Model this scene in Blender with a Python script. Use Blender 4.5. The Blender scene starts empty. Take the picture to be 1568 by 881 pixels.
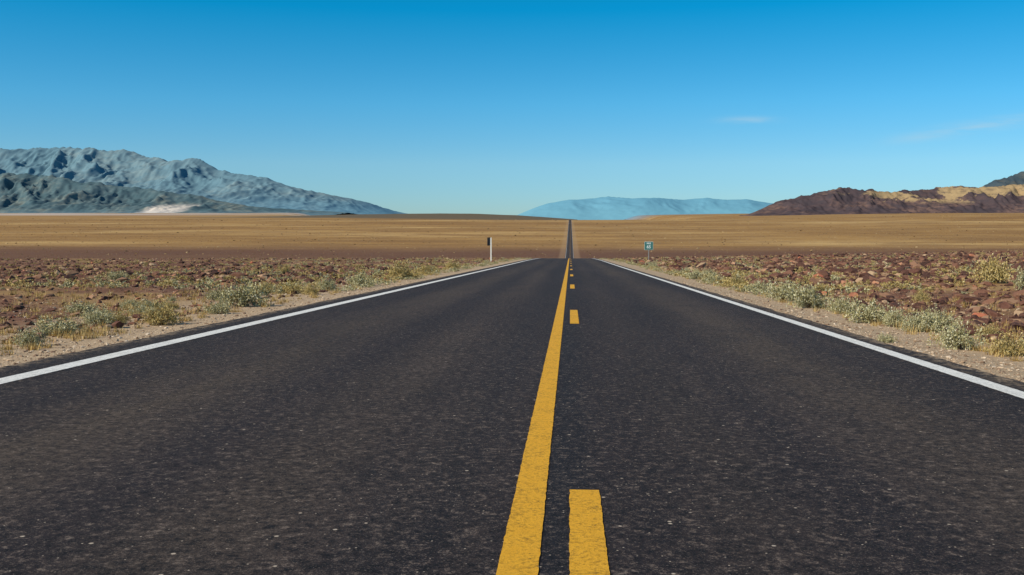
import bpy, math, numpy as np
from mathutils import Vector
rng=np.random.default_rng(7)
sc=bpy.context.scene
sc.view_settings.view_transform='Standard'; sc.view_settings.look='None'; sc.view_settings.exposure=0; sc.view_settings.gamma=1

# ---------------------------------------------------------------- noise
_p=np.random.default_rng(3).permutation(256); _p=np.concatenate([_p,_p,_p])
_a=np.random.default_rng(4).uniform(0,2*math.pi,256)
def perlin(x,y):
    xi=np.floor(x).astype(int); yi=np.floor(y).astype(int)
    xf=x-xi; yf=y-yi; xi&=255; yi&=255
    def g(i,j,dx,dy):
        h=_a[_p[_p[(xi+i)&255]+((yi+j)&255)]]
        return np.cos(h)*dx+np.sin(h)*dy
    u=xf**3*(xf*(xf*6-15)+10); v=yf**3*(yf*(yf*6-15)+10)
    n00=g(0,0,xf,yf); n10=g(1,0,xf-1,yf); n01=g(0,1,xf,yf-1); n11=g(1,1,xf-1,yf-1)
    return ((n00*(1-u)+n10*u)*(1-v)+(n01*(1-u)+n11*u)*v)*1.5
def fbm(x,y,o=4,l=2.03,g=.5):
    s=0;a=1
    for i in range(o):
        s=s+a*perlin(x+i*17.3,y+i*9.1); x=x*l; y=y*l; a*=g
    return s
def ridged(x,y,o=5,l=2.07,g=.5):
    s=0;a=1;w=1;t=0
    for i in range(o):
        n=1-np.abs(perlin(x+i*13.7,y+i*5.3))*1.4
        n=np.clip(n,0,1)**2*w
        w=np.clip(n*1.6,0,1)
        s=s+a*n; t+=a; x=x*l; y=y*l; a*=g
    return s/t
def sst(a,b,x):
    t=np.clip((x-a)/(b-a),0,1); return t*t*(3-2*t)

# ---------------------------------------------------------------- terrain
PX=np.array([-400,-100,0,60,110,146,250,400,650,800,920,1500,2000,2600,3000,3150,3400,4200,6000,10000,14000,70000],float)
S=0.0373
PY=np.array([S*400,S*100,0,-S*60,-S*110,-S*146-.15,-11.2,-19.8,-33.0,-38.2,-39.2,-34.6,-29.6,-23.2,-19.0,-18.4,-19.8,-34,-90,-280,-330,-330],float)
def pchip(x):
    h=np.diff(PX); d=np.diff(PY)/h; m=np.zeros_like(PX)
    for i in range(1,len(PX)-1):
        if d[i-1]*d[i]>0:
            w1=2*h[i]+h[i-1]; w2=h[i]+2*h[i-1]; m[i]=(w1+w2)/(w1/d[i-1]+w2/d[i])
    m[0]=d[0]; m[-1]=d[-1]; 
    m[1]=m[2]=m[3]=-S
    i=np.clip(np.searchsorted(PX,x)-1,0,len(h)-1); t=(x-PX[i])/h[i]
    return (2*t**3-3*t**2+1)*PY[i]+(t**3-2*t**2+t)*h[i]*m[i]+(-2*t**3+3*t**2)*PY[i+1]+(t**3-t**2)*h[i]*m[i+1]
EL,ER=-4.70,3.36     # pavement edges
def edge(x): return np.maximum(EL-x, x-ER)   # >0 outside
def tz(x,y):
    x=np.asarray(x,float); y=np.asarray(y,float)
    z=pchip(y)
    e=edge(x)
    off=sst(0,2.5,e)
    near=1-sst(160,420,y)
    z=z-0.06-0.05*sst(0.2,1.0,e)*near
    z=z+off*near*(0.03*fbm(x*0.5,y*0.5,3)+0.012*fbm(x*3,y*3,3))
    z=z+sst(3,10,e)*near*(0.10*fbm(x*.12,y*.12+5,3)+.05)
    z=z+near*(0.021*np.clip(x-7,0,150)) - near*0.004*np.clip(-x-8,0,80)
    far=sst(900,3000,y)
    z=z+far*sst(15,400,e)*(1.2*fbm(x*.002,y*.002,3))
    R=sst(0,2100,x)*sst(1500,4000,y)
    z=z+28*R
    zr=pchip(np.minimum(y,3600.))
    k=sst(150,900,x)*sst(3000,3600,y)
    z=z+k*(zr-pchip(y))*(1-sst(12000,20000,y))
    L=sst(-250,-1300,x+.25*np.maximum(y-3700,0))*sst(2900,3700,y)
    tl=-19+0.0043*(np.minimum(y,11000)-3000)
    z=z*(1-L)+L*(tl+1.5*fbm(x*.0012,y*.0012,3))
    # low brown hill left of the road
    tg=np.interp(x,[-2600,-1700,-1300,-950,-600,-420,-250,-100,30,120],[-40,-20,-8,0,4,2,-5,-14,-24,-60])+.7*fbm(x*.006,y*.004,3)
    z=z+np.maximum(tg-z,0)*np.exp(-((y-4500)/520)**2)
    return z

# ---------------------------------------------------------------- mesh helper
def mkmesh(name,V,F,mat=None,smooth=False):
    V=np.asarray(V,np.float32); F=np.asarray(F,np.int32); k=F.shape[1]
    me=bpy.data.meshes.new(name)
    me.vertices.add(len(V)); me.vertices.foreach_set('co',V.ravel())
    me.loops.add(F.size); me.loops.foreach_set('vertex_index',F.ravel())
    me.polygons.add(len(F)); me.polygons.foreach_set('loop_start',np.arange(0,F.size,k,dtype=np.int32))
    me.polygons.foreach_set('loop_total',np.full(len(F),k,np.int32))
    me.polygons.foreach_set('use_smooth',np.full(len(F),smooth,bool))
    me.update(calc_edges=True)
    if mat: me.materials.append(mat)
    ob=bpy.data.objects.new(name,me); sc.collection.objects.link(ob); return ob
def grid(name,xs,ys,zf,mat,smooth=True):
    X,Y=np.meshgrid(xs,ys); Z=zf(X,Y)
    V=np.stack([X,Y,Z],-1).reshape(-1,3); n=len(xs); m=len(ys)
    i=(np.arange(m-1)[:,None]*n+np.arange(n-1)[None]).ravel()
    return mkmesh(name,V,np.stack([i,i+1,i+1+n,i+n],1),mat,smooth)

# ---------------------------------------------------------------- material helper
class M:
    def __init__(s,name,rough=.9,spec=.2):
        s.m=bpy.data.materials.new(name); s.m.use_nodes=True; s.t=s.m.node_tree; s.t.nodes.clear()
        s.o=s.n('ShaderNodeOutputMaterial'); s.b=s.n('ShaderNodeBsdfPrincipled')
        s.b.inputs['Roughness'].default_value=rough; s.b.inputs['Specular IOR Level'].default_value=spec
        s.l(s.b.outputs[0],s.o.inputs[0])
    def n(s,ty): return s.t.nodes.new(ty)
    def l(s,a,b): s.t.links.new(a,b)
    def put(s,v,sock):
        if hasattr(v,'is_output'): s.l(v,sock)
        else:
            if isinstance(v,(tuple,list)) and len(v)==3 and sock.type=='RGBA': v=(*v,1)
            sock.default_value=v
    def math(s,op,a,b=0.,c=0.,clamp=False):
        n=s.n('ShaderNodeMath'); n.operation=op; n.use_clamp=clamp
        for i,v in enumerate((a,b,c)): s.put(v,n.inputs[i])
        return n.outputs[0]
    def ss(s,a,b,x,lo=0.,hi=1.):
        n=s.n('ShaderNodeMapRange'); n.interpolation_type='SMOOTHSTEP'
        s.put(x,n.inputs[0]); n.inputs[1].default_value=a; n.inputs[2].default_value=b
        n.inputs[3].default_value=lo; n.inputs[4].default_value=hi
        return n.outputs[0]
    def mix(s,f,a,b,mode='MIX'):
        n=s.n('ShaderNodeMix'); n.data_type='RGBA'; n.blend_type=mode
        s.put(f,n.inputs[0]); s.put(a,n.inputs[6]); s.put(b,n.inputs[7]); return n.outputs[2]
    def co(s):
        return s.n('ShaderNodeTexCoord').outputs['Object']
    def sep(s,v):
        n=s.n('ShaderNodeSeparateXYZ'); s.l(v,n.inputs[0]); return n.outputs
    def vm(s,v,sc_):
        n=s.n('ShaderNodeVectorMath'); n.operation='MULTIPLY'; s.l(v,n.inputs[0]); n.inputs[1].default_value=sc_; return n.outputs[0]
    def noise(s,v,scale,det=4,rough=.55):
        n=s.n('ShaderNodeTexNoise'); s.l(v,n.inputs['Vector']); n.inputs['Scale'].default_value=scale
        n.inputs['Detail'].default_value=det; n.inputs['Roughness'].default_value=rough; return n.outputs[0]
    def voro(s,v,scale):
        n=s.n('ShaderNodeTexVoronoi'); s.l(v,n.inputs['Vector']); n.inputs['Scale'].default_value=scale; return n.outputs['Distance'],n.outputs['Color']
    def rnd(s): return s.n('ShaderNodeNewGeometry').outputs['Random Per Island']
    def ramp(s,f,stops):
        n=s.n('ShaderNodeValToRGB'); s.put(f,n.inputs[0]); e=n.color_ramp.elements
        while len(e)<len(stops): e.new(.5)
        for i,(p,c) in enumerate(stops): e[i].position=p; e[i].color=(*c,1)
        return n.outputs[0]
    def bump(s,h,st,d):
        n=s.n('ShaderNodeBump'); s.l(h,n.inputs['Height']); n.inputs['Strength'].default_value=st; n.inputs['Distance'].default_value=d
        s.l(n.outputs[0],s.b.inputs['Normal'])
    def col(s,c): s.put(c,s.b.inputs['Base Color']); return s.m

# ground
g=M('desert_ground',.95,.1); c=g.co(); X,Y,Z=g.sep(c)
e=g.math('MAXIMUM',g.math('SUBTRACT',EL,X),g.math('SUBTRACT',X,ER))
n1=g.noise(c,.9,4); n2=g.noise(c,14,5,.7); n3=g.noise(c,.12,4); n4=g.noise(c,70,3,.7)
rock=g.ramp(n1,[(.3,(.12,.052,.033)),(.55,(.21,.10,.060)),(.75,(.34,.20,.11))])
rock=g.mix(g.ss(.45,.7,n2),rock,(.085,.042,.030))
rock=g.mix(g.ss(.5,.75,n4,0,.6),rock,(.44,.30,.18))
golden=g.ss(.5,.62,n3,0,.5)
rock=g.mix(golden,rock,(.48,.31,.12))
sand=g.ramp(n2,[(.3,(.27,.18,.115)),(.5,(.46,.33,.21)),(.7,(.60,.45,.30))])
sand=g.mix(g.ss(.55,.72,n4,0,.8),sand,(.15,.09,.065))
ee=g.math('ADD',e,g.math('MULTIPLY',g.math('SUBTRACT',n1,.5),2.4))
ee=g.math('SUBTRACT',ee,g.math('MULTIPLY',g.math('LESS_THAN',X,0.),.9))
near=g.mix(g.ss(1.3,3.0,ee),sand,rock)
# far plain
f0=g.noise(g.vm(c,(.0009,.0022,0)),1,6,.62); f1=g.noise(g.vm(c,(.004,.010,0)),1,6,.68); f2=g.noise(g.vm(c,(.03,.05,0)),1,5,.7); f3=g.noise(c,.22,3,.7)
far=g.ramp(f0,[(.34,(.24,.12,.038)),(.5,(.38,.215,.072)),(.64,(.54,.345,.14))])
far=g.mix(g.ss(.42,.60,f1,0,.7),far,(.22,.115,.042))
far=g.mix(g.ss(.5,.72,f2,0,.6),far,(.17,.095,.045))
far=g.mix(g.ss(.5,.75,f3,0,.5),far,(.56,.39,.18))
far=g.mix(g.ss(1280,1000,Y,0,.85),far,(.13,.062,.042))
far=g.mix(g.math('MULTIPLY',g.ss(7.5,4.5,e),.30),far,(.42,.28,.16))
hill=g.math('MULTIPLY',g.math('MULTIPLY',g.ss(3700,4000,Y),g.ss(-1900,-1000,X)),g.ss(250,0,X))
far=g.mix(hill,far,g.mix(f2,(.09,.075,.05),(.19,.135,.08)))
sl=g.math('MULTIPLY',g.ss(-900,-2000,X),g.ss(5000,6500,Y))
sl=g.math('MULTIPLY',sl,g.ss(.42,.55,g.noise(g.vm(c,(.0004,.0018,0)),1,3)))
far=g.mix(sl,far,(.50,.40,.34))
far=g.mix(g.ss(8500,13000,Y,0,.85),far,(.17,.30,.40))  # aerial haze painted into the ground colour, growing with distance
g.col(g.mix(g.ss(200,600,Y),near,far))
g.bump(g.mix(.5,n2,n4),.6,.03)
def geo(a,b,st,r):
    o=[a]; d=st
    while o[-1]<b: o.append(o[-1]+d); d*=r
    o[-1]=b; return np.array(o)
xr=geo(ER,45000,.12,1.045); xl=-geo(-EL,45000,.12,1.045)[::-1]
xs=np.concatenate([xl,[-3,-1,1,2.6],xr])
ys=np.concatenate([-geo(0,300,.5,1.15)[1:][::-1],np.arange(0,7,.5),geo(7,60000,.11,1.0135)])
ys=np.unique(ys)
grid('desert_ground',xs,ys,tz,g.m)

# road
def roadmat():
    a=M('asphalt',.88,.2); c=a.co(); X,Y,Z=a.sep(c)
    s1=a.noise(a.vm(c,(1.0,.05,1)),1.0,4,.6); s2=a.noise(a.vm(c,(3.2,.22,1)),1,4,.65)
    g0=a.noise(c,22,7,.88); g1=a.noise(c,110,3,.75); g3=a.noise(c,1.3,5,.65); gp=a.noise(a.vm(c,(.35,.09,1)),1,3,.5)
    base=a.ramp(s1,[(.32,(.017,.0118,.0135)),(.5,(.031,.0215,.0215)),(.66,(.054,.038,.032))])
    base=a.mix(a.ss(.4,.72,s2,0,.6),base,(.017,.0122,.0145))
    def band(x0,w): return a.ss(w,0.,a.math('ABSOLUTE',a.math('SUBTRACT',X,x0)))
    tr=a.math('ADD',a.math('ADD',band(1.95,.80),a.math('MULTIPLY',band(.65,.45),.3)),a.math('ADD',a.math('MULTIPLY',band(-1.25,.6),.4),a.math('MULTIPLY',band(-2.7,.8),.7)))
    tr=a.math('MULTIPLY',tr,a.ss(.3,.65,s2,.35,.85),clamp=True)
    tr=a.math('MULTIPLY',tr,a.ss(.35,.6,gp,.55,1.))
    base=a.mix(tr,base,(.098,.069,.046))
    base=a.mix(a.math('MULTIPLY',band(-.05,.24),.85),base,(.013,.012,.016))
    base=a.mix(a.math('MULTIPLY',band(-.55,.38),.55),base,(.015,.0118,.0145))
    dk2=a.math('MAXIMUM',a.ss(-3.6,-4.4,X),a.ss(2.6,3.2,X))
    base=a.mix(a.math('MULTIPLY',dk2,.7),base,(.013,.010,.011))
    base=a.mix(a.ss(.45,.7,g3,0,.4),base,(.015,.011,.013))
    # aggregate: dark pits and pale stones over several sizes
    base=a.mix(a.ss(.50,.58,g0,0,.92),base,(.005,.004,.005))
    base=a.mix(a.ss(.46,.37,g0,0,.95),base,(.20,.15,.12))
    base=a.mix(a.ss(.56,.66,g1,0,.75),base,(.17,.13,.105))
    for sc_,th in ((22,.97),(50,.93)):
        vd,vc=a.voro(c,sc_)
        sp=a.math('MULTIPLY',a.ss(.22,.12,vd),a.ss(th,th+.005,a.sep(vc)[0]))
        base=a.mix(sp,base,(.50,.40,.31))
    # windblown sand along the crumbling edges
    ed=a.math('MINIMUM',a.math('SUBTRACT',X,EL),a.math('SUBTRACT',ER,X))
    sp=a.math('MULTIPLY',a.ss(.22,.0,ed),a.ss(.46,.60,a.noise(c,9,6,.8)))
    base=a.mix(a.math('MULTIPLY',sp,.8),base,(.36,.26,.17))
    a.col(base); a.bump(a.mix(.5,g1,g0),.9,.009)
    return a.m
asph=roadmat()
ys_r=ys[(ys>-120)&(ys<3800)]
wob=lambda y: .035*fbm(y*.9,y*0+3,5,g=.65)
xr_=np.array([0,.04,.2,.4,.6,.8,.96,1.])
Yg=ys_r
near_w=(1-sst(60,150,Yg))
Lx=EL-.03+wob(Yg)*near_w; Rx=ER+.03+wob(Yg+50)*near_w
cols=[Lx-.02]+[Lx+(Rx-Lx)*t for t in xr_]+[Rx+.02]
zz=[pchip(Yg)-.3]+[pchip(Yg)]*len(xr_)+[pchip(Yg)-.3]
V=np.stack([np.stack(cols,1),np.repeat(Yg[:,None],len(cols),1),np.stack(zz,1)],-1).reshape(-1,3)
n=len(cols); i=(np.arange(len(Yg)-1)[:,None]*n+np.arange(n-1)[None]).ravel()
mkmesh('asphalt_road',V,np.stack([i,i+1,i+1+n,i+n],1),asph,False)

# painted markings
def paint(name,c1,c2,wear):
    a=M(name,.8,.2); c=a.co()
    n=a.noise(c,45,6,.8); n2=a.noise(c,7,4,.6); n3=a.noise(c,130,2)
    col=a.mix(n2,c1,c2)
    f=a.math('ADD',n,a.math('MULTIPLY',a.math('SUBTRACT',n2,.5),.35))
    col=a.mix(a.ss(.48,.60,f,0,.55),col,tuple(v*.38+.003 for v in c1))
    col=a.mix(a.ss(wear,wear+.05,f,0,.9),col,(.03,.024,.02))
    col=a.mix(a.ss(.52,.7,n3,0,.45),col,tuple(v*.4 for v in c1))
    a.bump(n,.8,.006); return a.col(col)
yel=paint('yellow_paint',(.68,.325,.018),(.82,.43,.035),.62)
wht=paint('white_paint',(.74,.71,.66),(.84,.81,.77),.70)
def strip(name,xa,xb,segs,mat,jit=.002,lift=.004):
    VV=[];FF=[];k=0
    for (y0,y1) in segs:
        if y1-y0>20:
            yy=np.unique(np.concatenate([[y0],ys_r[(ys_r>y0)&(ys_r<y1)],[y1],np.arange(max(y0,1.),30,.02)]))
        elif y1<60: yy=np.unique(np.append(np.arange(y0,y1,.02),y1))
        else: yy=np.unique(np.concatenate([[y0],ys_r[(ys_r>y0)&(ys_r<y1)],[y1]]))
        nw=(1-sst(20,60,yy))
        a=xa+nw*jit*fbm(yy*7+xa*31,yy*0+xa*7,6,g=.75); b=xb+nw*jit*fbm(yy*7+xb*57,yy*0+9+xb,6,g=.75)
        z=np.interp(yy,ys_r,pchip(ys_r))+lift
        v=np.concatenate([np.stack([a,yy,z],1),np.stack([b,yy,z],1)]); m=len(yy)
        j=np.arange(m-1); VV.append(v); FF.append(np.stack([j,j+m,j+m+1,j+1],1)+k); k+=len(v)
    return mkmesh(name,np.concatenate(VV),np.concatenate(FF),mat)
strip('yellow_centre_line',-.219,-.093,[(-60,3400)],yel,.0022)
far_end=3.94
segs=[(far_end-3.05+12.19*k,far_end+12.19*k) for k in range(-3,250)]
strip('yellow_dashed_line',.002,.123,segs,yel,.003)
strip('white_edge_line',-4.31,-4.12,[(-60,3400)],wht,.003)
strip('white_edge_line',3.01,3.16,[(-60,3400)],wht,.003)

# ---------------------------------------------------------------- scatter
def ico(sub):
    import bmesh
    bm=bmesh.new(); bmesh.ops.create_icosphere(bm,subdivisions=sub,radius=1)
    v=np.array([x.co[:] for x in bm.verts]); f=np.array([[x.index for x in p.verts] for p in bm.faces]); bm.free(); return v,f
def rocks(name,P,size,sub,mat,flat=.6):
    v,f=ico(sub); N=len(P); nt=12
    T=[]
    for t in range(nt):
        w=v.copy()
        for q in range(5):
            d=rng.normal(size=3); d/=np.linalg.norm(d); h=rng.uniform(.35,.75)
            s=w@d; w=w-np.outer(np.clip(s-h,0,None),d)
        w*=rng.normal(1,.09,(len(w),1)); T.append(w)
    T=np.array(T)[rng.integers(0,nt,N)]
    sc3=np.stack([rng.uniform(.7,1.3,N),rng.uniform(.7,1.3,N),rng.uniform(.7,1.1,N)*flat],1)*size[:,None]
    T=T*sc3[:,None,:]
    a=rng.uniform(0,6.28,N); ca,sa=np.cos(a)[:,None],np.sin(a)[:,None]
    x=T[...,0]*ca-T[...,1]*sa; y=T[...,0]*sa+T[...,1]*ca
    z=T[...,2]+x*rng.normal(0,.2,(N,1))
    W=np.stack([x+P[:,None,0],y+P[:,None,1],z+P[:,None,2]+size[:,None]*flat*.25],-1).reshape(-1,3)
    F=(f[None]+np.arange(N)[:,None,None]*len(v)).reshape(-1,3)
    return mkmesh(name,W,F,mat)
rm=M('rock',.9,.15); c=rm.co(); r=rm.rnd()
rc=rm.ramp(r,[(0,(.045,.022,.019)),(.45,(.11,.047,.034)),(.72,(.19,.09,.058)),(.88,(.30,.175,.105)),(.96,(.44,.31,.19)),(1,(.40,.12,.065))])
rc=rm.mix(rm.ss(.45,.75,rm.noise(c,25,4,.7),0,.4),rc,(.28,.17,.11)); rm.col(rc)
gm=M('gravel',.9,.15); r=gm.rnd()
gm.col(gm.ramp(r,[(0,(.13,.075,.055)),(.3,(.30,.20,.13)),(.7,(.50,.37,.25)),(1,(.64,.52,.40))]))
def place(x,y): return np.stack([x,y,tz(x,y)],1)
def scat(N,y0,y1,e0,e1k,side,pw=1.):
    y=np.exp(rng.uniform(math.log(y0),math.log(y1),N)) 
    wmax=e1k*y+4
    e=e0+rng.uniform(0,1,N)**pw*wmax
    return (ER+e if side>0 else EL-e),y
def both(N,y0,y1,e0,k,pw,fr=.5):
    a=int(N*fr); x1,y1_=scat(a,y0,y1,e0,k,1,pw); x2,y2=scat(N-a,y0,y1,e0,k,-1,pw)
    return np.concatenate([x1,x2]),np.concatenate([y1_,y2])
x,y=both(26000,5,45,1.6,.62,1.1,.60); s=.018+.050*rng.pareto(2.7,len(x)); s=np.minimum(s,.15)*np.where(x>0,1.1,.75)
rocks('desert_rocks',place(x,y),s,2,rm.m)
x,y=both(38000,30,190,2.2,.62,1.05,.55); s=.045+.090*rng.pareto(2.9,len(x)); s=np.minimum(s,.32)*np.where(x>0,1.1,.8)
rocks('distant_rocks',place(x,y),s,1,rm.m)
x,y=both(42000,5,40,.02,.12,1.6,.5); s=.006+.006*rng.pareto(2.2,len(x)); s=np.minimum(s,.035)
rocks('roadside_gravel',place(x,y),s,1,gm.m)
fm=M('far_scrub',.95,.05); fm.col(fm.ramp(fm.rnd(),[(0,(.08,.055,.03)),(.4,(.16,.10,.05)),(.7,(.28,.19,.09)),(1,(.50,.36,.19))]))
x,y=both(16000,700,3600,9,.62,1.,.5); s=.35+.45*rng.pareto(3,len(x)); s=np.minimum(s,1.8)*(y/1300)**.5
rocks('far_scrub',place(x,y),s,1,fm.m,.55)

# shrubs -------------------------------------------------
def leafmat(name,cs):
    a=M(name,.8,.15); r=a.rnd()
    col=a.ramp(r,cs); a.col(col)
    return a.m
lm=leafmat('sage_foliage',[(0,(.17,.145,.055)),(.35,(.33,.295,.135)),(.7,(.48,.44,.25)),(1,(.62,.59,.42))])
lm2=leafmat('yellow_shrub_foliage',[(0,(.20,.15,.045)),(.4,(.39,.285,.10)),(.8,(.52,.41,.18)),(1,(.62,.51,.28))])
wood=M('shrub_twig',.9,.1); wood.col((.15,.10,.06))
def shrub_geo(nst,nl,leaf,r,seed,base=None):
    q=np.random.default_rng(seed)
    th=q.uniform(0,6.28,nst); ph=np.arccos(q.uniform(.05,1,nst)); L=q.uniform(.6,1.05,nst)
    lob=1+.22*np.sin(th*3+q.uniform(0,6))+.15*np.sin(th*5+q.uniform(0,6)); L*=lob
    tip=np.stack([np.sin(ph)*np.cos(th)*L,np.sin(ph)*np.sin(th)*L,np.cos(ph)*L*.62+.08],1)
    w=.012; side=np.stack([-np.sin(th),np.cos(th),0*th],1)*w
    b=tip*0.05
    SV=np.stack([b-side,b+side,tip],1).reshape(-1,3); SF=np.arange(len(SV)).reshape(-1,3)
    k=q.integers(0,nst,nl); t=q.uniform(.45,1.08,nl)**.7
    ctr=tip[k]*t[:,None]+q.normal(0,.055,(nl,3)); ctr[:,2]=np.abs(ctr[:,2])+.01
    d1=q.normal(size=(nl,3)); d1+=ctr*1.2; d1/=np.linalg.norm(d1,axis=1)[:,None]
    d2=np.cross(d1,q.normal(size=(nl,3))); d2/=np.linalg.norm(d2,axis=1)[:,None]
    s=leaf*q.uniform(.6,1.4,(nl,1))
    LV=np.stack([ctr-d1*s,ctr+d2*s*.45,ctr+d1*s,ctr-d2*s*.45],1).reshape(-1,3)
    LF=np.arange(len(LV)).reshape(-1,4)
    return SV,SF,LV,LF
def shrub_mesh(i,mat):
    SV,SF,LV,LF=shrub_geo(150,3000,.038,1,100+i)
    me=bpy.data.meshes.new('shrub_mesh')
    me.from_pydata(np.concatenate([SV,LV]).tolist(),[],SF.tolist()+(LF+len(SV)).tolist())
    me.materials.append(wood.m); me.materials.append(mat)
    mi=np.concatenate([np.zeros(len(SF),int),np.ones(len(LF),int)]); me.polygons.foreach_set('material_index',mi); me.update()
    return me
SM=[shrub_mesh(i,lm if i<4 else lm2) for i in range(6)]
def shrub(x,y,w,h,k=None):
    k=int(rng.integers(0,6)) if k is None else k
    o=bpy.data.objects.new('desert_shrub',SM[k]); sc.collection.objects.link(o)
    o.location=(x,y,float(tz(x,y))-.01); o.scale=(w/2,w/2*rng.uniform(.8,1.2),h/.68); o.rotation_euler=(0,0,rng.uniform(0,6.28))
def at(px,py):
    d=py-384.; Yw=1470./d; return (px-873)/1500*Yw,Yw
SH=[(1455,515,76,34,0),(1405,492,60,30,1),(1362,486,44,26,2),(1325,480,70,30,1),(1285,468,50,24,3),(1235,461,66,30,0),(1195,452,56,26,2),
    (1530,522,80,26,4),(1350,513,34,12,1),(1160,440,40,16,3),(1125,434,40,16,4),(1090,427,36,14,1),(1065,422,30,12,2),(1560,445,60,34,0),
    (1500,500,40,16,5),(1250,440,30,12,5),(1400,452,30,14,4),(1505,435,60,34,5),
    (232,490,64,30,4),(360,463,92,34,0),(322,474,40,18,3),(130,492,50,22,2),(60,505,90,24,1),(15,522,50,26,2),(440,444,56,16,4),(497,441,36,18,0),(548,434,60,18,1),(610,424,50,22,4),(655,417,36,14,5),
    (690,411,30,12,4),(160,428,40,14,0),(428,418,26,12,5),(320,455,40,16,3),(395,446,40,16,5),(470,447,34,14,4)]
for px,py,w,h,k in SH:
    x,y=at(px,py); sc1=y/1500; shrub(x,y,w*sc1,h*sc1*1.15,k)
# looser line of shrubs along both shoulders
for k in range(46):
    y=math.exp(rng.uniform(math.log(10),math.log(75)))
    if k%2: x=ER+rng.uniform(1.1,2.3)+.012*y
    else: x=EL-rng.uniform(1.7,4.2)-.012*y
    w=rng.uniform(.22,.7); shrub(x,y,w,w*rng.uniform(.3,.5))
def mass(name,x,y,sz,hh,mat,nl,leaf):
    VV=[];FF=[];k=0
    tm=[shrub_geo(10,nl,leaf,1,500+i)[2:] for i in range(8)]
    for i in range(len(x)):
        LV,LF=tm[i%8]; a=rng.uniform(0,6.28); c_,s_=math.cos(a),math.sin(a)
        v=np.stack([(LV[:,0]*c_-LV[:,1]*s_)*sz[i]+x[i],(LV[:,0]*s_+LV[:,1]*c_)*sz[i]+y[i],LV[:,2]*hh[i]],1)
        v[:,2]+=tz(x[i],y[i]); VV.append(v); FF.append(LF+k); k+=len(v)
    return mkmesh(name,np.concatenate(VV),np.concatenate(FF),mat)
x,y=both(1400,26,170,1.4,.6,1.5,.5); s=rng.uniform(.14,.42,len(x)); mass('distant_shrubs',x,y,s,s*rng.uniform(.6,1.1,len(x)),lm2,220,.08)
x,y=both(650,24,170,1.2,.25,2.2,.5); s=rng.uniform(.14,.40,len(x)); mass('distant_sagebrush',x,y,s,s*rng.uniform(.6,1.1,len(x)),lm,220,.08)
def tufts(name,x,y,h,mat,nb):
    N=len(x); a=rng.uniform(0,6.28,(N,nb)); lean=rng.uniform(.05,.8,(N,nb)); H=h[:,None]*rng.uniform(.5,1.1,(N,nb))
    bx=x[:,None]+rng.normal(0,.035,(N,nb)); by=y[:,None]+rng.normal(0,.035,(N,nb)); bz=tz(bx,by)-.01
    w=.0035+.00006*y[:,None]+0*a
    p0=np.stack([bx-np.sin(a)*w,by+np.cos(a)*w,bz],-1); p1=np.stack([bx+np.sin(a)*w,by-np.cos(a)*w,bz],-1)
    p2=np.stack([bx+np.cos(a)*lean*H,by+np.sin(a)*lean*H,bz+H*np.sqrt(1-lean**2*.8)],-1)
    V=np.stack([p0,p1,p2],2).reshape(-1,3); return mkmesh(name,V,np.arange(len(V)).reshape(-1,3),mat)
dg=M('dry_grass',.8,.1); dg.col(dg.ramp(dg.rnd(),[(0,(.26,.15,.045)),(.5,(.46,.31,.11)),(1,(.60,.46,.22))]))
x,y=both(2800,8,60,1.1,.55,1.4,.45); tufts('dry_grass',x,y,rng.uniform(.05,.17,len(x)),dg.m,34)

# ---------------------------------------------------------------- signs
def simple(name,col,rough=.6,metal=0.,var=.15):
    a=M(name,rough,.4); c=a.co(); a.b.inputs['Metallic'].default_value=metal
    return a.col(a.mix(a.noise(c,9,4),tuple(v*(1-var) for v in col),tuple(min(1,v*(1+var)) for v in col)))
green=simple('green_sign_sheeting',(.04,.15,.14)); whites=simple('white_sign_sheeting',(.60,.66,.66)); steel=simple('galvanised_steel',(.34,.33,.31),.5,.6)
dark=simple('sign_back',(.07,.05,.045)); wpost=simple('white_post_paint',(.7,.68,.62))
import bmesh
def box(name,cx,cy,cz,sx,sy,sz,mat,parent,rz=0,bev=.006):
    bm=bmesh.new(); bmesh.ops.create_cube(bm,size=1); bmesh.ops.scale(bm,vec=(sx,sy,sz),verts=bm.verts)
    bmesh.ops.bevel(bm,geom=bm.edges[:],offset=min(bev,min(sx,sy,sz)*.3),segments=2,affect='EDGES')
    me=bpy.data.meshes.new(name); bm.to_mesh(me); bm.free(); me.materials.append(mat)
    o=bpy.data.objects.new(name,me); sc.collection.objects.link(o); o.location=(cx,cy,cz); o.rotation_euler=(0,0,rz); o.parent=parent; return o
def rrect(name,w,h,r,t,mat,parent,loc):
    pts=[]
    for cx,cz,a0 in ((w/2-r,h/2-r,0),(-w/2+r,h/2-r,90),(-w/2+r,-h/2+r,180),(w/2-r,-h/2+r,270)):
        for k in range(7):
            a=math.radians(a0+k*15); pts.append((cx+r*math.cos(a),cz+r*math.sin(a)))
    bm=bmesh.new(); vs=[bm.verts.new((p[0],0,p[1])) for p in pts]; f=bm.faces.new(vs)
    ex=bmesh.ops.extrude_face_region(bm,geom=[f]); bmesh.ops.translate(bm,vec=(0,t,0),verts=[v for v in ex['geom'] if isinstance(v,bmesh.types.BMVert)])
    bmesh.ops.recalc_face_normals(bm,faces=bm.faces)
    me=bpy.data.meshes.new(name); bm.to_mesh(me); bm.free(); me.materials.append(mat)
    o=bpy.data.objects.new(name,me); sc.collection.objects.link(o); o.location=loc; o.parent=parent; return o
def empty(name,loc,rz=0):
    o=bpy.data.objects.new(name,None); sc.collection.objects.link(o); o.location=loc; o.rotation_euler=(0,0,rz); return o
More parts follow.
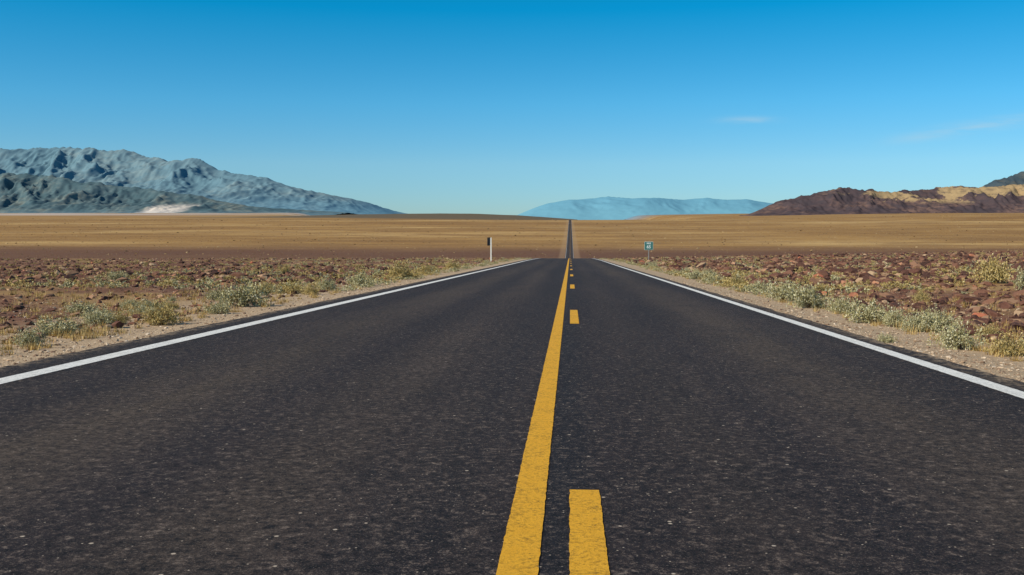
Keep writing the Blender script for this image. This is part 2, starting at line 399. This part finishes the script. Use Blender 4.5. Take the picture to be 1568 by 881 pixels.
def text(s,size,loc,parent,name):
    cu=bpy.data.curves.new(name,'FONT'); cu.body=s; cu.size=size; cu.align_x='CENTER'; cu.align_y='CENTER'; cu.offset=.008
    cu.extrude=.002; cu.materials.append(whites); o=bpy.data.objects.new(name,cu); sc.collection.objects.link(o)
    o.location=loc; o.rotation_euler=(math.radians(90),0,0); o.parent=parent
SX,SY=7.55,95.; E=empty('mile_marker_sign',(SX,SY,float(tz(SX,SY))),math.radians(-3))
box('post',0,.03,.95,.08,.06,1.95,steel,E)
rrect('panel_border',.84,.80,.07,.012,whites,E,(0,-.024,1.56)); rrect('panel',.80,.76,.055,.006,green,E,(0,-.033,1.56))
text('MILE',.19,(0,-.037,1.79),E,'legend'); text('65',.40,(0,-.037,1.45),E,'numerals')
SX,SY=-7.75,95.; E=empty('traffic_sign',(SX,SY,float(tz(SX,SY))),math.radians(3))
box('post',.06,0,1.15,.13,.11,2.36,wpost,E); 
o=rrect('panel',.72,.80,.05,.01,dark,E,(-.12,.08,1.95)); o.rotation_euler=(0,0,math.radians(62))
box('bracket_top',-.02,.05,2.15,.12,.05,.05,steel,E); box('bracket_bottom',-.02,.05,1.75,.12,.05,.05,steel,E)

# ---------------------------------------------------------------- mountains
def mountain(name,xs,ys,base,prof,yc,wf,wb,mat,gx,gy,amp,rough=.12,seed=0,smooth=True,fine=.05):
    px=np.array([p[0] for p in prof],float); pz=np.array([p[1] for p in prof],float)
    def zf(X,Y):
        cr=np.interp(X,px,pz)
        wx=X+gx*.5*fbm(X/gx*.4+seed,Y/gy*.4,3)
        ycn=yc+.25*wf*fbm(X/(gx*4)+seed,X*0+seed,2)
        t=np.where(Y<ycn,(ycn-Y)/wf,(Y-ycn)/wb)
        sh=np.clip(1-t,0,1)**1.25
        rg=ridged(wx/gx+seed,Y/gy+seed*1.7,6,g=.5)
        r2=ridged(wx/(gx*.33)+seed+31,Y/(gy*.33)+seed,5,g=.5)
        crest=np.exp(-(t/.12)**2)
        z=(cr-base)*sh*(1+amp*(rg-.62)*(1-.85*crest)+ .35*amp*(r2-.5)*(1-.7*crest)) 
        z=z+(cr-base)*rough*crest*fbm(X/(gx*.6)+seed,Y/(gx*.9),4)*.5
        z=z+(cr-base)*np.clip(sh*3,0,1)*fine*(1-.4*crest)*fbm(X/(gx*.16),Y/(gy*.22),4,g=.6)
        return base+z-(t>1)*10
    return grid(name,xs,ys,zf,mat,smooth)
def mtn_mat(name,c1,c2,c3,sc_):
    a=M(name,1,.0); c=a.co(); X,Y,Z=a.sep(c)
    n=a.noise(c,sc_,6,.65); n2=a.noise(a.vm(c,(1,.5,3)),sc_*5,6,.75)
    col=a.ramp(n,[(.40,c1),(.5,c2),(.60,c3)])
    col=a.mix(a.ss(.44,.58,n2,0,.7),col,c1)
    return a,col,n,n2,X,Y,Z
def conv(pts,D): return [((x-873)/1500*D,(328-y)/1500*D) for x,y in pts]
a,col,n,n2,X,Y,Z=mtn_mat('haze_tinted_range',(.115,.20,.245),(.15,.235,.275),(.20,.26,.27),.0009)  # bluish base colours stand in for aerial haze
col=a.mix(.3,col,(.15,.27,.34))  # even haze tint mixed into the base colour
a.col(a.mix(a.ss(330,-30,Z,0,.7),col,(.145,.30,.395)))  # painted haze thickens low on the slopes
D=15000
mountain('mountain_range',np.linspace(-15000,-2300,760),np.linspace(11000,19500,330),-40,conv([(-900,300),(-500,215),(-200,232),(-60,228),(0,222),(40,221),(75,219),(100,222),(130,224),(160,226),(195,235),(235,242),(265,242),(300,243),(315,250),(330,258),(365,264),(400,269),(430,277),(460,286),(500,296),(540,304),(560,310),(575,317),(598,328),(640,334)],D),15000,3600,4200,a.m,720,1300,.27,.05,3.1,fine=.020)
a,col,n,n2,X,Y,Z=mtn_mat('haze_tinted_foothill_rock',(.07,.12,.14),(.105,.155,.17),(.165,.19,.175),.0022)
pale=a.math('MULTIPLY',a.math('MULTIPLY',a.ss(-4580,-4470,X),a.ss(-4150,-4260,X)),a.ss(130,60,Z))
col=a.mix(a.math('MULTIPLY',pale,a.ss(.35,.5,n2,.5,1.)),col,(.74,.64,.55))
a.col(a.mix(a.ss(60,-30,Z,0,.45),col,(.15,.27,.35)))  # blue haze painted into the colour of the lower foothills
D=11500
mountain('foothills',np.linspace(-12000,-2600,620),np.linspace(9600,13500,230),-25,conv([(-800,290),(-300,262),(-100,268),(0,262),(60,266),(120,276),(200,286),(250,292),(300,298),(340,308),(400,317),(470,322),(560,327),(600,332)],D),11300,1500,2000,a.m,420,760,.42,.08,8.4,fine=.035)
# right hills
a,col,n,n2,X,Y,Z=mtn_mat('maroon_hills',(.050,.027,.026),(.085,.044,.037),(.15,.080,.054),.004)
tn=a.noise(a.vm(a.co(),(1,1,2.4)),.0042,6,.68)
tan=a.math('MULTIPLY',a.ss(.505,.555,tn),a.ss(45,85,Z))
tan=a.math('MULTIPLY',tan,a.ss(1350,1800,X))
col=a.mix(a.math('MULTIPLY',tan,.85),col,(.40,.27,.12))
col=a.mix(a.ss(.5,.62,n2,0,.45),col,(.055,.033,.031))
a.col(a.mix(.08,col,(.2,.3,.4)))  # faint blue haze veil mixed into the hill colour
D=5600
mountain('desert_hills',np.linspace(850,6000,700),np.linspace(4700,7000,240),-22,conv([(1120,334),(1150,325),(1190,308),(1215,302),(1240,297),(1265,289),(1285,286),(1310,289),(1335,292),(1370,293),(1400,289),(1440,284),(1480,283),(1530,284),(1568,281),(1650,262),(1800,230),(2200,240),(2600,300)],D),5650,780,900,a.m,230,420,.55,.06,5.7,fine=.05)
a,col,n,n2,X,Y,Z=mtn_mat('dark_blue_hills',(.055,.08,.10),(.09,.10,.10),(.20,.17,.11),.0026)
a.col(col); D=8600
mountain('mountain',np.linspace(2700,12000,420),np.linspace(7300,10500,160),-30,conv([(1440,300),(1480,288),(1500,277),(1525,270),(1550,264),(1580,258),(1640,238),(1800,200),(2300,220),(2700,300)],D),8600,1200,1500,a.m,380,650,.5,.08,1.9)
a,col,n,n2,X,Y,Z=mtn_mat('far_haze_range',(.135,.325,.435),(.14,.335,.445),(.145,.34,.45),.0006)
a.col(a.mix(a.ss(600,-100,Z,0,.85),col,(.17,.385,.485))); D=44000  # distance haze painted as base colour, paler towards the foot
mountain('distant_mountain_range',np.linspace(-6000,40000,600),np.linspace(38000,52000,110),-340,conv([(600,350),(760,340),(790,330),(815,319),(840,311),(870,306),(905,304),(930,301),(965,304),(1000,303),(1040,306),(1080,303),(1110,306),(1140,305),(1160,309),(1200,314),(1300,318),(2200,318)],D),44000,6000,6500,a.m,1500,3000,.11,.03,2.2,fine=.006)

# ---------------------------------------------------------------- light
el=math.radians(36); sd=Vector((-.80,-.60,0)).normalized()*math.cos(el); sd.z=math.sin(el)
L=bpy.data.lights.new('sun','SUN'); L.energy=5.0; L.angle=math.radians(.5); L.color=(1,.90,.73)
o=bpy.data.objects.new('sun',L); sc.collection.objects.link(o); o.rotation_euler=sd.to_track_quat('Z','Y').to_euler()
w=bpy.data.worlds.new('World'); sc.world=w; w.use_nodes=True; t=w.node_tree; t.nodes.clear()
wm=M.__new__(M); wm.t=t
out=wm.n('ShaderNodeOutputWorld'); bg=wm.n('ShaderNodeBackground'); wm.l(bg.outputs[0],out.inputs[0])
gen=wm.n('ShaderNodeTexCoord').outputs['Generated']; x,y,z=wm.sep(gen)
zc=wm.math('ADD',wm.math('MULTIPLY',wm.math('MAXIMUM',z,0.),1.6),.035)
cb=wm.n('ShaderNodeCombineXYZ'); wm.l(x,cb.inputs[0]); wm.l(y,cb.inputs[1]); wm.l(zc,cb.inputs[2])
nv=wm.n('ShaderNodeVectorMath'); nv.operation='NORMALIZE'; wm.l(cb.outputs[0],nv.inputs[0])
sky=wm.n('ShaderNodeTexSky'); sky.sky_type='NISHITA'; sky.sun_disc=False; sky.sun_elevation=el; sky.sun_rotation=math.atan2(sd.x,sd.y)
sky.air_density=1.0; sky.dust_density=.3; sky.ozone_density=3; sky.altitude=300
wm.l(nv.outputs[0],sky.inputs[0])
# deep polarised blue aloft, paler near the horizon
tint=wm.n('ShaderNodeValToRGB'); wm.l(z,tint.inputs[0]); e=tint.color_ramp.elements
st=[(0,(.62,.84,.96)),(.05,(.74,1.12,1.16)),(.11,(.46,1.28,1.42)),(.20,(.02,1.26,1.54)),(.5,(.15,1.0,1.2)),(1,(.4,.9,1.05))]
while len(e)<len(st): e.new(.5)
for i,(p,cc) in enumerate(st): e[i].position=p; e[i].color=(*[v/2 for v in cc],1)
col=wm.mix(1.,sky.outputs[0],tint.outputs[0],'MULTIPLY')
yy=wm.math('MAXIMUM',y,.05); u=wm.math('DIVIDE',x,yy); v=wm.math('DIVIDE',z,yy)
def gau(q,c0,s): 
    d=wm.math('DIVIDE',wm.math('SUBTRACT',q,c0),s); return wm.math('POWER',2.718,wm.math('MULTIPLY',wm.math('MULTIPLY',d,d),-1.))
nz=wm.noise(wm.vm(gen,(9,9,75)),1,5,.6); nzz=wm.ss(.38,.68,nz)
m1=wm.math('MULTIPLY',gau(u,.178,.026),gau(v,.093,.0035))
vl=wm.math('SUBTRACT',v,wm.math('MULTIPLY',wm.math('SUBTRACT',u,.35),.16))
m2=wm.math('MULTIPLY',wm.ss(.29,.38,u),gau(vl,.078,.0060))
cm=wm.math('MULTIPLY',wm.math('MULTIPLY',wm.math('ADD',m1,m2),nzz),.45,clamp=True)
col=wm.mix(cm,col,(2.5,3.2,3.5))
gain=wm.mix(1.,col,(1.333,1.333,1.333),'MULTIPLY'); wm.l(gain,bg.inputs[0]); bg.inputs[1].default_value=.15

# ---------------------------------------------------------------- camera
cd=bpy.data.cameras.new('camera'); cam=bpy.data.objects.new('camera',cd); sc.collection.objects.link(cam); sc.camera=cam
cd.sensor_width=36; cd.lens=34.44; cd.clip_start=.05; cd.clip_end=200000
cam.location=(0,0,.98); cam.rotation_euler=(math.radians(90-4.29),0,math.radians(3.4))
